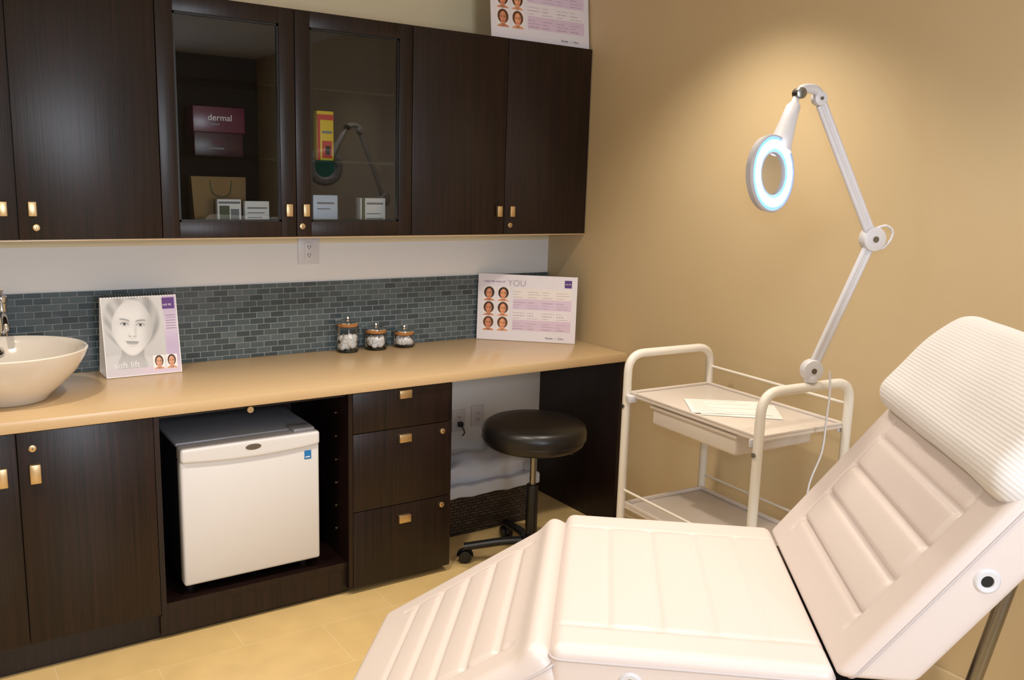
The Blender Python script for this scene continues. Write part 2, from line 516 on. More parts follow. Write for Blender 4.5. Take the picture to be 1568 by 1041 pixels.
multibox('frame', [((wx0, YF - .09, wz0), (wx0 + .05, YF + .01, wz1)), ((wx1 - .05, YF - .09, wz0), (wx1, YF + .01, wz1)),
                   ((wx0, YF - .09, wz0), (wx1, YF + .01, wz0 + .05)), ((wx0, YF - .09, wz1 - .05), (wx1, YF + .01, wz1)),
                   ((wx0, YF - .085, 1.58), (wx1, YF - .02, 1.61))], WPLASTIC, wn)
box('baseboard_right', (XW - .014, YF, 0), (XW, 3.14, .10), TRIMM, bev=.003)
box('baseboard_back', (1.87, YW - .014, 0), (2.80, YW, .10), TRIMM, bev=.003)

# ------------------------------------------------------------------ upper cabinets
YU = 3.52; ZU0, ZU1 = 1.452, 2.344
uc = G('wall_cabinet', (1.3, 3.68, ZU0), world=True)
T = .018
multibox('carcass', [((-1.49, YU + .021, ZU0), (.791, YW - .001, ZU1)), ((1.844, YU + .021, ZU0), (2.826, YW - .001, ZU1)),
                     ((.791, YU + .021, ZU0), (1.844, YW - .001, ZU0 + T)), ((.791, YU + .021, ZU1 - T), (1.844, YW - .001, ZU1))], WENGE, uc)
multibox('interior', [((.791, YW - .012, ZU0 + T), (1.844, YW - .001, ZU1 - T)), ((1.308, YW - .03, ZU0 + T), (1.326, YW - .012, ZU1 - T)),
                      ((.791, YU + .022, ZU0 + T), (.796, YW - .012, ZU1 - T)), ((1.839, YU + .022, ZU0 + T), (1.844, YW - .012, ZU1 - T)),
                      ((.796, YU + .022, ZU1 - T - .003), (1.839, YW - .012, ZU1 - T))], INTERIOR, uc)
box('lit_bottom_edge', (-1.49, YU + .004, ZU0 - .005), (2.826, YU + .03, ZU0 - .0005), COUNTER, uc)  # tan strip, its colour stands in for the lit underside edge
allx = [-1.49, -1.13, -.65, -.17, .313, .791, 1.317, 1.844, 2.335, 2.826]
for a, b in zip(allx[:-1], allx[1:]):
    a2, b2 = a + .0015, b - .0015
    if abs(a - .791) < 1e-3 or abs(a - 1.317) < 1e-3:
        fw = .062; z0, z1 = ZU0, ZU1
        multibox('glass_door_frame', [((a2, YU, z0), (a2 + fw, YU + .02, z1)), ((b2 - fw, YU, z0), (b2, YU + .02, z1)),
                 ((a2 + fw, YU, z0), (b2 - fw, YU + .02, z0 + fw)), ((a2 + fw, YU, z1 - fw), (b2 - fw, YU + .02, z1))], WENGE, uc, bev=.0015)
        multibox('glass_lip', [((a2 + fw, YU + .006, z0 + fw), (a2 + fw + .008, YU + .018, z1 - fw)), ((b2 - fw - .008, YU + .006, z0 + fw), (b2 - fw, YU + .018, z1 - fw)),
                 ((a2 + fw, YU + .006, z0 + fw), (b2 - fw, YU + .018, z0 + fw + .008)), ((a2 + fw, YU + .006, z1 - fw - .008), (b2 - fw, YU + .018, z1 - fw))], BLACKP, uc)
        bm = bmesh.new()
        vs = [bm.verts.new(p) for p in [(a2 + fw - .002, YU + .012, z0 + fw - .002), (b2 - fw + .002, YU + .012, z0 + fw - .002), (b2 - fw + .002, YU + .012, z1 - fw + .002), (a2 + fw - .002, YU + .012, z1 - fw + .002)]]
        bm.faces.new(vs)
        mk('glass_pane', bm, DOORGLASS, uc)
    else:
        box('door_panel', (a2, YU, ZU0), (b2, YU + .02, ZU1), WENGE, uc, bev=.0015)
for z in (1.757, 2.045):
    box('glass_shelf', (.80, YU + .03, z), (1.835, YW - .035, z + .008), SHELFG, uc)
def pull(x, z, g, y, w=.027, h=.050):
    box('pull', (x - w / 2, y - .022, z - h / 2), (x + w / 2, y - .001, z + h / 2), BRASS, g, bev=.003)
def lock(x, z, g, y):
    cyl('lock', (x, y + .001, z), (x, y - .008, z), .012, BRASS, g, bev=.002)
    box('lock_slot', (x - .001, y - .0088, z - .005), (x + .001, y - .0078, z + .005), BLACKP, g)
ZP = ZU0 + .108
for x in (.313 - .045, .313 + .045, 1.317 - .036, 1.317 + .036, 2.335 - .036, 2.335 + .036, -.65 - .036, -.65 + .036):
    pull(x, ZP, uc, YU)
for x in (.313 + .055, 1.317 + .022, 2.335 + .032): lock(x, ZU0 + .043, uc, YU)

def product(name, x0, x1, y, z0, z1, d, mat, bands=(), rz=0.0):
    g = G(name, ((x0 + x1) / 2, y, z0), rz)
    w = (x1 - x0) / 2; h = z1 - z0
    box('carton', (-w, 0, 0), (w, d, h), mat, g, bev=.002)
    for (u0, u1, v0, v1, m) in bands:
        box('label', (-w + 2 * w * u0, -.0012, h * v0), (-w + 2 * w * u1, -.0002, h * v1), m, g)
    return g
SH = 1.766; BT = ZU0 + T + .001
g = product('filler_carton', .945, 1.135, 3.62, SH, SH + .092, .12, DMAG, [(.3, .6, .3, .36, GREY)])
text('print', 'filler', .034, (-.03, -.002, .045), MAGENTA, g)
g = product('filler_carton', .94, 1.14, 3.61, SH + .0925, SH + .19, .13, MAGENTA, [(.32, .5, .28, .34, GREY)])
text('print', 'dermal', .034, (-.045, -.002, .045), PAPER, g)
product('medicine_box', 1.456, 1.530, 3.64, SH, SH + .205, .05, YELLOW, [(0, 1, .82, .93, RED), (.02, .18, 0, .82, RED), (.3, .9, .05, .4, RED), (.5, .8, .12, .3, PAPER), (.3, .9, .55, .6, GREY)])
g = G('gift_bag', (1.06, 3.66, BT), .1)
bm = bmesh.new()
vs = [bm.verts.new(p) for p in [(-.115, 0, 0), (.095, 0, 0), (.095, .05, 0), (-.115, .05, 0), (-.125, .005, .215), (.10, .005, .215), (.10, .035, .215), (-.125, .035, .215)]]
for f in [(0, 1, 5, 4), (1, 2, 6, 5), (2, 3, 7, 6), (3, 0, 4, 7), (3, 2, 1, 0)]: bm.faces.new([vs[i] for i in f])
mk('bag', bm, GOLD, g)
tube('handle', catmull([(-.05, .004, .20), (-.04, .0, .15), (0, -.002, .135), (.03, 0, .15), (.04, .004, .20)]), .002, GREEN, g)
product('sample_card', 1.02, 1.115, 3.60, BT, BT + .128, .03, PAPER, [(.08, .5, .1, .8, GREEN), (.55, .9, .2, .7, GREY), (.05, .95, .86, .93, GREY)])
product('sample_card', 1.125, 1.225, 3.585, BT, BT + .122, .03, PAPER, [(.1, .9, .75, .8, GREY), (.1, .8, .6, .63, GREY), (.1, .7, .45, .48, GREY), (.1, .8, .3, .33, GREY)])
product('skincare_carton', 1.42, 1.53, 3.60, BT, BT + .15, .05, BLUEW, [(.15, .85, .75, .8, GREY), (.15, .7, .6, .63, GREY), (.1, .9, .1, .35, PAPER)])
product('skincare_carton', 1.64, 1.76, 3.61, BT, BT + .14, .05, PAPER, [(.05, .18, 0, 1, GREEN), (.25, .9, .8, .86, GREY), (.25, .9, .35, .38, GREY), (.25, .8, .5, .53, GREY)])

# ------------------------------------------------------------------ base cabinets
YB = 3.17; CT = .86
bc = G('base_cabinet', (.6, 3.5, 0), world=True)
multibox('carcass', [((-1.49, YB + .021, .10), (.655, YW - .001, CT - .001)), ((-1.49, 3.215, .001), (.655, YW - .001, .10)),
                     ((1.405, YB + .021, .03), (1.863, YW - .001, CT - .001)), ((1.405, 3.235, .001), (1.863, YW - .001, .03)),
                     ((.655, YB + .021, .115), (1.405, YW - .001, .14)), ((.655, 3.195, .015), (1.405, 3.215, .115)),
                     ((.655, 3.215, .001), (1.405, 3.235, .015)), ((.655, YB + .03, CT - .02), (1.405, YW - .001, CT - .001)),
                     ((.655, YW - .012, .14), (1.405, YW - .001, CT - .02))], WENGE, bc)
box('bay_side', (.655, YB, .10), (.673, YW - .013, CT - .001), WENGE, bc)
box('bay_side', (1.387, YB, .03), (1.405, YW - .013, CT - .001), WENGE, bc)
for z in (.25, .35, .45, .55, .65, .75):
    cyl('shelf_pin', (1.3865, 3.30, z), (1.384, 3.30, z), .005, BRASS, bc, seg=10)
box('end_panel', (2.806, YB, .001), (2.828, YW - .001, CT - .001), WENGE, bc)
LD = .232
lx = [-1.49, -1.0, -.595, -.18, LD, .655]
for a, b in zip(lx[:-1], lx[1:]):
    box('door_panel', (a + .0015, YB, .115), (b - .0015, YB + .02, CT - .006), WENGE, bc, bev=.0015)
for z0, z1 in ((.03, .354), (.357, .685), (.688, CT - .006)):
    box('drawer_front', (1.4065, YB - .002, z0), (1.8615, YB + .02, z1), WENGE, bc, bev=.0015)
for z in (.833, .646, .295):
    box('pull', (1.632 - .028, YB - .024, z - .018), (1.632 + .028, YB - .003, z + .016), BRASS, bc, bev=.003)
for z in (.647, .318): lock(1.815, z, bc, YB - .002)
for x in (LD - .048, LD + .048): pull(x, .715, bc, YB, w=.033, h=.065)
lock(LD + .045, .80, bc, YB)
cyl('latch', (1.0, YB + .02, .838), (1.0, YB + .008, .838), .012, BRASS, bc)

box('countertop', (-1.49, 3.15, CT), (2.828, YW - .001, .90), COUNTER, bev=.003)
bs = G('backsplash', (.7, YW, .9), world=True)
box('mosaic', (-1.49, YW - .008, .9005), (2.828, YW - .0005, 1.225), TILE, bs)

# ------------------------------------------------------------------ outlets
def outlet(x, z, w=.080, h=.115, y=YW):
    g = G('wall_outlet', (x, y - .0005, z))
    box('cover', (-w / 2, -.006, -h / 2), (w / 2, 0, h / 2), WPLASTIC, g, bev=.002)
    box('socket_block', (-.019, -.009, -.036), (.019, -.005, .036), WPLASTIC, g, bev=.001)
    for dz in (-.018, .018):
        for dx in (-.006, .006):
            box('slot', (dx - .0013, -.0095, dz - .005), (dx + .0013, -.0088, dz + .005), BLACKP, g)
        cyl('ground', (0, -.0095, dz - .010), (0, -.0088, dz - .010), .0025, BLACKP, g, seg=8)
    return g
outlet(1.485, 1.368, w=.10, h=.125)
outlet(2.29, .470); outlet(2.405, .480)
g = G('power_adapter', (2.29, 3.822, .455), world=True)
box('plug', (2.278, 3.795, .440), (2.302, 3.8195, .465), BLACKP, g, bev=.003)
tube('cord', catmull([(2.29, 3.80, .445), (2.30, 3.79, .425), (2.31, 3.80, .405), (2.30, 3.805, .39)]), .003, BLACKP, g)

# ------------------------------------------------------------------ fridge
fr = G('mini_fridge', (1.02, 3.45, .141), world=True)
fx0, fx1, fz0, fz1 = .750, 1.282, .172, .716
box('body', (fx0 + .004, 3.285, fz0), (fx1 - .004, 3.74, fz1 - .012), FRIDGE_D, fr, bev=.006)
box('top_panel', (fx0, 3.28, fz1 - .016), (fx1, 3.74, fz1), FRIDGE_G, fr, bev=.006)
box('gasket', (fx0 + .01, 3.272, fz0 + .012), (fx1 - .01, 3.288, fz1 - .02), RUBBER, fr)
box('door', (fx0, 3.215, fz0 + .004), (fx1, 3.274, fz1 - .055), FRIDGE_W, fr, bev=.010, seg=3)
cushion('door_cap', (fx0, 3.205, fz1 - .060), (fx1, 3.276, fz1 - .004), .012, (24, 3, 3), FRIDGE_W, fr,
        xf=lambda c: Vector((c.x, c.y, c.z - .014 * (1 - ((c.x - (fx0 + fx1) / 2) / .266) ** 2) * (1 if c.z < fz1 - .035 else 0))))
lathe('badge', [(0, 0), (.03, 0), (.03, .0015), (0, .002)], ((fx0 + fx1) / 2, 3.2055, fz1 - .030), STEEL, fr, axis=(0, -1, 0), sy=.38)
box('energy_label', (fx1 - .062, 3.2138, fz1 - .115), (fx1 - .034, 3.2148, fz1 - .08), BLUE, fr)
box('energy_label_text', (fx1 - .058, 3.2132, fz1 - .108), (fx1 - .04, 3.2137, fz1 - .104), PAPER, fr)
box('hinge_cover', (fx1 - .10, 3.225, fz1 - .005), (fx1 - .015, 3.30, fz1 + .010), FRIDGE_G, fr, bev=.005)
for x in (fx0 + .04, fx1 - .04):
    for y in (3.31, 3.70): cyl('foot', (x, y, .1405), (x, y, fz0 + .002), .014, FRIDGE_G, fr)

# ------------------------------------------------------------------ sink + faucet
sk = G('vessel_sink', (.245, 3.47, .9005))
prof = [(0, 0), (.118, 0), (.125, .004), (.135, .02), (.175, .055), (.222, .105), (.248, .150), (.256, .172), (.258, .178), (.254, .182), (.247, .180),
        (.238, .158), (.212, .112), (.165, .066), (.10, .038), (.03, .030), (0, .029)]
lathe('bowl', prof, (0, 0, 0), CERAMIC, sk, seg=72, angle=60)
lathe('drain', [(0, .002), (.028, .002), (.032, 0), (.018, -.001)], (0, 0, .0305), CHROME, sk)
ov = Vector((-.01, .216, .132))
lathe('overflow_ring', [(.009, 0), (.010, .003), (.018, .004), (.020, 0)], ov, CHROME, sk, axis=(.05, -.75, .6))
lathe('overflow_hole', [(0, .001), (.010, .001)], ov, BLACKP, sk, axis=(.05, -.75, .6))
fc = G('faucet', (.262, 3.785, .9005))
cyl('base', (0, 0, 0), (0, 0, .012), .030, CHROME, fc, bev=.003)
cyl('body', (0, 0, .010), (0, 0, .30), .019, CHROME, fc, bev=.003)
tube('spout', catmull([(0, 0, .25), (0, -.04, .262), (0, -.10, .258), (0, -.135, .235), (0, -.14, .215)]), .012, CHROME, fc)
cyl('cap', (0, 0, .30), (0, 0, .325), .022, CHROME, fc, bev=.004)
tube('lever', [(0, 0, .325), (.0, -.03, .345), (0, -.07, .36)], .006, CHROME, fc)

# ------------------------------------------------------------------ desk calendar
WC, HC = .285, .315
def cal(x, z):
    if x < .81:
        u = (x - .385) / .40; v = (z - .60) / .43
        a = .10
        uu = (u * math.cos(a) - v * math.sin(a)) * .86; vv = (u * math.sin(a) + v * math.cos(a)) * .95
        c = big_face(uu, vv)
    else:
        c = mixc((214, 204, 222), (192, 176, 208), abs(math.sin(z * 5)))
    if .80 < x < .97 and .82 < z < .965: c = (92, 52, 130)
    if .83 < x < .97 and .55 < z < .76 and int(z * 90) % 3 == 0: c = (160, 142, 172)
    if z < .10: c = mixc((206, 200, 208), (214, 198, 218), sst(.3, .7, x))
    for k in (0, 1):
        cx, cz = .70 + .17 * k, .150
        if abs(x - cx) < .078 and abs(z - cz) < .088:
            c = portrait((x - cx) / .078, (z - cz) / .088, (60, 34, 26), (214, 158, 124), (240, 236, 236))
    if x < .012 or x > .988 or z > .985 or z < .012: c = (232, 230, 234)
    return c
ta = math.atan2(.06, HC)
dc = G('desk_calendar', (.733, 3.655, .9015), 0.02)
painted('front_page', WC, HC, 270, 300, cal, dc, tiltang=ta)
R = Matrix.Rotation(-ta, 4, 'X')
def slab(name, W, H, y0, y1, mat, g, tl):
    o = box(name, (-W / 2, y0, 0), (W / 2, y1, H), mat, g); o.data.transform(Matrix.Rotation(-tl, 4, 'X')); return o
slab('pages', WC, HC, 0, .006, PAPER, dc, ta)
o = box('back_board', (-WC / 2, 0, 0), (WC / 2, .002, HC), PAPER, dc); o.data.transform(Matrix.Translation((0, .135, 0)) @ Matrix.Rotation(math.atan2(.068, HC), 4, 'X'))
box('base_board', (-WC / 2, .004, 0), (WC / 2, .135, .002), PAPER, dc)
for i in range(26):
    x = -WC / 2 + .012 + i * (WC - .024) / 25
    ring = [Vector((x, .066 + .009 * math.cos(a), HC * .982 + .002 + .009 * math.sin(a))) for a in [k * math.pi / 5 for k in range(10)]]
    tube('binding', ring, .0012, BLACKP, dc, seg=5, closed=True)
text('print', 'soft lift', .034, (-WC / 2 + .03, -.0012, .035), P('print_grey', (235, 232, 238), .5), dc, tilt=R)
text('print', 'soft lift', .012, (.088, -.0016, .272), PAPER, dc, tilt=R)

# ------------------------------------------------------------------ posters
def poster_fn(x, z):
    c = (230, 226, 236)
    if .36 < x < .95 and .16 < z < .80:
        row = int((z - .16) / .16)
        c = [(218, 198, 220), (234, 228, 236), (220, 202, 226), (236, 230, 230)][row % 4]
        rz_ = ((z - .16) / .16) % 1
        ln = int(rz_ * 8)
        colx = (x - .36) / .59 * 4
        cx = colx % 1
        if ln in (1, 3, 5) and cx < .62 + .25 * math.sin(ln * 7 + int(colx) * 3 + row * 5) and (math.sin(x * 900) > -.5) and (rz_ * 8) % 1 < .55:
            c = mixc(c, (120, 100, 130), .5)
    for r in range(3):
        for k in range(2):
            cx = .115 + k * .145; cz = .70 - r * .225
            if abs(x - cx) < .062 and abs(z - cz) < .108:
                hair = [(40, 24, 20), (70, 40, 26), (92, 56, 34)][(r) % 3]
                c = portrait((x - cx) / .062, (z - cz) / .108, hair, (226, 158, 118) if k else (206, 138, 104), (236, 232, 234), lip=(190, 60, 70), hairw=.85)
    if .872 < x < .945 and .83 < z < .945: c = (84, 50, 130)
    return c
TITLE = P('title_grey', (176, 170, 186), .5); TITLP = P('title_purple', (120, 80, 150), .5); FOOT = P('footer_dark', (60, 50, 60), .5)
def poster(loc, rz, W, H, tl):
    g = G('skincare_poster', loc, rz)
    painted('print', W, H, 320, 210, poster_fn, g, tiltang=tl)
    slab('board', W, H, 0, .005, PAPER, g, tl)
    Rt = Matrix.Rotation(-tl, 4, 'X')
    text('title', 'make the most of', W * .030, (-W * .44, -.001, H * .875), TITLP, g, tilt=Rt)
    text('title', 'YOU', W * .088, (-W * .20, -.001, H * .83), TITLE, g, tilt=Rt)
    text('title', 'soft lift', W * .020, (W * .38, -.0012, H * .88), PAPER, g, tilt=Rt)
    text('footer', 'Results   |   Clinic', W * .026, (W * .20, -.001, H * .05), FOOT, g, tilt=Rt)
    return g
poster((2.552, 3.622, .9015), math.radians(-42.6), .505, .335, math.radians(4))
poster((2.540, 3.545, 2.3455), math.radians(-1), .56, .37, math.radians(6))

# ------------------------------------------------------------------ jars
def jar(x, y, r, h):
    g = G('glass_jar', (x, y, .9005))
    lathe('glass', [(0, .0), (r - .004, .0), (r, .005), (r, h - .008), (r - .004, h)], (0, 0, 0), GLASS, g)
    lathe('base', [(0, .004), (r - .004, .004), (r - .003, .007), (0, .008)], (0, 0, 0), GLASS, g)
    lathe('lid_rim', [(r - .004, h + .010), (r + .002, h + .010), (r + .002, h + .015), (r - .006, h + .018), (.012, h + .020)], (0, 0, 0), CHROME, g)
    lathe('lid_knob', [(.012, h + .019), (.009, h + .025), (.013, h + .031), (.009, h + .038), (0, h + .040)], (0, 0, 0), CHROME, g)
    lathe('lid', [(0, h - .006), (r - .005, h - .006), (r - .002, h - .002), (r - .001, h + .004), (r - .001, h + .011), (0, h + .0135)], (0, 0, 0), AMBER, g)
    bm = bmesh.new()
    hh = h * .48
    for i in range(60):
        a = random.random() * 6.28; rr = (r - .017) * math.sqrt(random.random())
        bmesh.ops.create_icosphere(bm, subdivisions=2, radius=.011 + random.random() * .004, matrix=Matrix.Translation((rr * math.cos(a), rr * math.sin(a), .022 + random.random() * (hh - .010))))
    for v in bm.verts: v.co += noise.noise_vector(v.co * 60) * .002
    mk('cotton', bm, COTTON, g, smooth=True)
jar(1.645, 3.765, .050, .125)
jar(1.788, 3.765, .052, .085)
jar(1.937, 3.765, .050, .066)

# ------------------------------------------------------------------ basket
bk = G('wicker_basket', (2.22, 3.63, 0.0))
def taper_ring(name, x, y, z0, z1, th, tp, mat, g):
    bm = bmesh.new()
    def loop(hx, hy, z, r=.03):
        out = []
        for cx, cy, a0 in ((1, 1, 0), (-1, 1, 90), (-1, -1, 180), (1, -1, 270)):
            for k in range(5):
                a = math.radians(a0 + k * 22.5)
                out.append(bm.verts.new((cx * (hx - r) + r * math.cos(a), cy * (hy - r) + r * math.sin(a), z)))
        return out
    L = [loop(x - tp, y - tp, z0), loop(x, y, z1), loop(x - th, y - th, z1), loop(x - tp - th, y - tp - th, z0 + th)]
    for a, b in zip(L[:-1], L[1:]):
        for i in range(20):
            j = (i + 1) % 20; bm.faces.new((a[i], a[j], b[j], b[i]))
    bm.faces.new(L[0][::-1]); bm.faces.new(L[-1])
    bmesh.ops.recalc_face_normals(bm, faces=bm.faces[:])
    return mk(name, bm, mat, g, smooth=True, angle=40)
taper_ring('weave', .335, .165, .001, .215, .012, .02, WICKER, bk)
rim = round_path([(0, -.165, .215), (.335, -.165, .215), (.335, .165, .215), (-.335, .165, .215), (-.335, -.165, .215), (-.02, -.165, .215)], .03)
tube('rim', rim, .010, WICKER, bk, closed=True)
def lumpy(c):
    v = noise.noise_vector(c * 7) * .035; v.z *= 1.3
    if c.z < .16: v *= .15
    return c + v
cushion('liner', (-.30, -.135, .10), (.30, .12, .345), .05, (40, 20, 12), CLOTH, bk, xf=lumpy)
def drape(c):
    return c + Vector((0, -.003 * math.sin(c.x * 60), .003 * math.sin(c.x * 31)))
cushion('liner_fold', (-.330, -.184, .200), (.330, -.128, .262), .014, (90, 3, 3), CLOTH, bk, xf=drape)

# ------------------------------------------------------------------ stool
st = G('rolling_stool', (2.225, 3.065, 0))
prof = [(0, .553), (.195, .553), (.212, .560), (.222, .570), (.224, .578), (.231, .593), (.233, .623), (.225, .648), (.204, .661), (.13, .666), (0, .668)]
lathe('seat', prof, (0, 0, 0), BLACKV, st, seg=64, angle=60)
tube('seat_seam', [Vector((.2305 * math.cos(a), .2305 * math.sin(a), .593)) for a in [k * 2 * math.pi / 64 for k in range(64)]], .003, BLACKV, st, closed=True, seg=6)
cyl('seat_plate', (0, 0, .533), (0, 0, .554), .09, BLACKP, st, bev=.004)
cyl('gas_lift', (0, 0, .30), (0, 0, .54), .014, STEEL, st)
cyl('column', (0, 0, .10), (0, 0, .37), .027, BLACKP, st, bev=.003)
cyl('hub', (0, 0, .075), (0, 0, .13), .045, BLACKP, st, bev=.006)
tube('lever', [(0.01, 0, .518), (.1, -.05, .518), (.16, -.08, .508)], .005, BLACKP, st)
for k in range(5):
    a = math.radians(150 + 72 * k)
    d = Vector((math.cos(a), math.sin(a), 0)); n = Vector((-d.y, d.x, 0))
    pts = [d * .03 + Vector((0, 0, .105)), d * .13 + Vector((0, 0, .098)), d * .23 + Vector((0, 0, .083)), d * .30 + Vector((0, 0, .072))]
    tube('leg', catmull(pts, 6), .022, BLACKP, st, flat=.8)
    cyl('caster_stem', d * .29 + Vector((0, 0, .05)), d * .29 + Vector((0, 0, .085)), .009, BLACKP, st)
    for s_ in (-1, 1):
        c = d * .295 + Vector((0, 0, .0295)) + n * .015 * s_
        cyl('caster_wheel', c - n * .010, c + n * .010, .0290, BLACKP, st, bev=.004)
    tube('caster_hood', [d * .295 + Vector((0, 0, .0295)) + (d * math.cos(t) + Vector((0, 0, math.sin(t)))) * .034 for t in [k2 * math.pi / 8 for k2 in range(9)]], .012, BLACKP, st, flat=.4)

# ------------------------------------------------------------------ utility cart
ct = G('utility_cart', (2.455, 2.158, 0), math.radians(-3.5))
hx, hy, zt = .212, .345, .905
for sy in (-1, 1):
    y = sy * hy
    tube('end_frame', round_path([(-hx, y, .06), (-hx, y, 1.06), (hx, y, 1.06), (hx, y, .06)], .075, 10), .0165, WMETAL, ct, seg=16)
    for x in (-hx, hx):
        cyl('caster_stem', (x, y, .045), (x, y, .065), .010, STEEL, ct)
        cyl('caster_wheel', (x - .011, y, .026), (x + .011, y, .026), .026, RUBBER, ct, bev=.004)
        box('caster_fork', (x - .016, y - .012, .026), (x + .016, y + .012, .052), STEEL, ct, bev=.003)
        box('tray_bracket', (x - .018, y - sy * .03 - .012, zt - .03), (x + .018, y - sy * .02 + .006, zt - .002), WPLASTIC, ct, bev=.004)
def tray(z, lip=.016):
    a, b = hx - .006, hy - .005
    multibox('tray', [((-a, -b, z - .012), (a, b, z)), ((-a, -b, z), (-a + .010, b, z + lip)), ((a - .010, -b, z), (a, b, z + lip)),
                      ((-a, -b, z), (a, -b + .010, z + lip)), ((-a, b - .010, z), (a, b, z + lip))], TRAYM, ct, bev=.003)
tray(zt, .010); tray(.45); tray(.14)
box('drawer', (-.190, -.225, zt - .095), (.185, .215, zt - .016), TRAYM, ct, bev=.012, seg=4)
box('drawer_lip', (-.198, -.232, zt - .032), (.190, .222, zt - .018), TRAYM, ct, bev=.004)
for z, xs in ((zt + .075, (hx,)), (.45 + .065, (hx, -hx)), (.14 + .065, (hx, -hx))):
    for x in xs: cyl('guard_rail', (x, -hy, z), (x, hy, z), .005, WMETAL, ct, seg=12)
for y in (-hy, hy):
    cyl('cap_screw', (-hx - .014, y, zt - .05), (-hx - .021, y, zt - .05), .008, STEEL, ct, seg=12)

INK = P('ink_orange', (205, 150, 120), .6)
for k, (cx, cy, a, z) in enumerate(((2.455, 2.120, -.72, .9066), (2.442, 2.165, -.64, .9086))):
    g = G('printed_form', (cx, cy, z), a)
    box('sheet', (-.142, -.100, 0), (.142, .100, .0010), PAPER, g)
    multibox('lines', [((-.125, y - .001, .0011), (-.125 + .05 + random.random() * .19, y + .001, .0013)) for y in [-.08 + i * .02 for i in range(9)]], INK, g)

# ------------------------------------------------------------------ magnifier lamp
BASE = Vector((2.440, 1.812, 1.118)); ELB = Vector((2.590, 1.737, 1.554)); TOP = Vector((2.372, 1.824, 1.985)); NECK = Vector((2.286, 1.832, 1.995)); RING = Vector((2.152, 1.801, 1.75))
ml = G('magnifying_lamp', tuple(BASE), world=True)
pn = (ELB - BASE).cross(TOP - ELB).normalized()
if pn.y > 0: pn = -pn
cyl('clamp_foot', (BASE.x, BASE.y, 1.0775), (BASE.x, BASE.y, 1.100), .022, WPLASTIC, ml, bev=.003)
def arm(a, b, nm):
    d = (b - a).normalized(); s_ = d.cross(pn).normalized()
    a2 = a + d * .02; b2 = b - d * .02
    for k in (-1, 1):
        tube(nm, [a2 + s_ * .0100 * k, b2 + s_ * .0100 * k], .0088, WPLASTIC, ml, seg=12)
    tube(nm + '_web', [a2, b2], .0062, WPLASTIC, ml, seg=8)
arm(BASE, ELB, 'lower_arm'); arm(ELB, TOP, 'upper_arm')
def knob(p, r, nm, w=.022):
    cyl(nm, p - pn * w, p + pn * w, r, WPLASTIC, ml, bev=.006, seg=32)
    cyl(nm + '_cap', p + pn * w, p + pn * (w + .003), r * .25, STEEL, ml, seg=16)
knob(BASE, .036, 'base_joint', .018); knob(ELB, .040, 'elbow_joint', .020); knob(TOP, .022, 'top_joint', .017)
R3 = Vector((.826, -.5635, 0)); U3 = Vector((0, 0, 1))
tube('elbow_handle', catmull([ELB + R3 * .01 + U3 * .035, ELB + R3 * .04 + U3 * .044, ELB + R3 * .062 + U3 * .03, ELB + R3 * .060 + U3 * .0, ELB + R3 * .038 - U3 * .028, ELB + R3 * .02 - U3 * .03], 8), .004, WPLASTIC, ml)
tube('top_bracket', catmull([TOP + U3 * .010, TOP + Vector((-.02, .005, .026)), NECK + Vector((.02, 0, .014)), NECK], 6), .015, WPLASTIC, ml)
cyl('neck_joint', NECK - pn * .018, NECK + pn * .018, .017, STEEL, ml, bev=.003)
n3 = Vector((.12, -.99, .03)).normalized()
ax = (RING - NECK).normalized(); n3 = (n3 - ax * n3.dot(ax)).normalized()
edge = RING - ax * .098
hp = [NECK + ax * .01, NECK + ax * .03, NECK + ax * .045, NECK + ax * .10, edge - ax * .01, edge + ax * .02]
tube('head_handle', [p - n3 * .006 for p in hp], .02, WPLASTIC, ml, radii=[.010, .012, .023, .027, .036, .042], seg=20, flat=.6)
hs = NECK + ax * .085 + n3 * .010
cyl('switch', hs, hs + n3 * .006, .006, RUBBER, ml, seg=12)
lathe('housing', [(.064, -.016), (.074, -.026), (.098, -.026), (.112, -.016), (.116, .002), (.113, .008), (.1095, .008), (.1085, .004), (.065, .004), (.064, .006), (.0615, .006), (.061, -.010)], RING, HOUSING, ml, axis=n3, seg=64, closed=True, angle=30)
lathe('ring_tube', [(.073, .0085), (.079, .0110), (.086, .0118), (.093, .0110), (.0995, .0085)], RING, GLOW, ml, axis=n3, seg=64)
lathe('ring_halo', [(.0655, .0045), (.067, .0065), (.073, .0086)], RING, GLOWE, ml, axis=n3, seg=64)  # halo bands: bloom of the ring put in as blue emission
lathe('ring_halo', [(.0995, .0086), (.1060, .0065), (.1080, .0045)], RING, GLOWE, ml, axis=n3, seg=64)
lathe('lens', [(0, .004), (.03, .003), (.063, 0)], RING, LENS, ml, axis=n3, seg=48)
pc = G('power_cord', (2.46, 1.77, 1.0), world=True)
cord = [BASE + Vector((.035, -.045, .0)), BASE + Vector((.04, -.05, -.07)), (2.475, 1.762, .95), (2.45, 1.75, .85), (2.37, 1.73, .75), (2.33, 1.70, .62), (2.28, 1.66, .50), (2.24, 1.62, .30), (2.22, 1.62, .05), (2.30, 1.66, .006), (2.6, 1.7, .006)]
tube('cable', catmull(cord, 10), .0035, WPLASTIC, pc, seg=8)

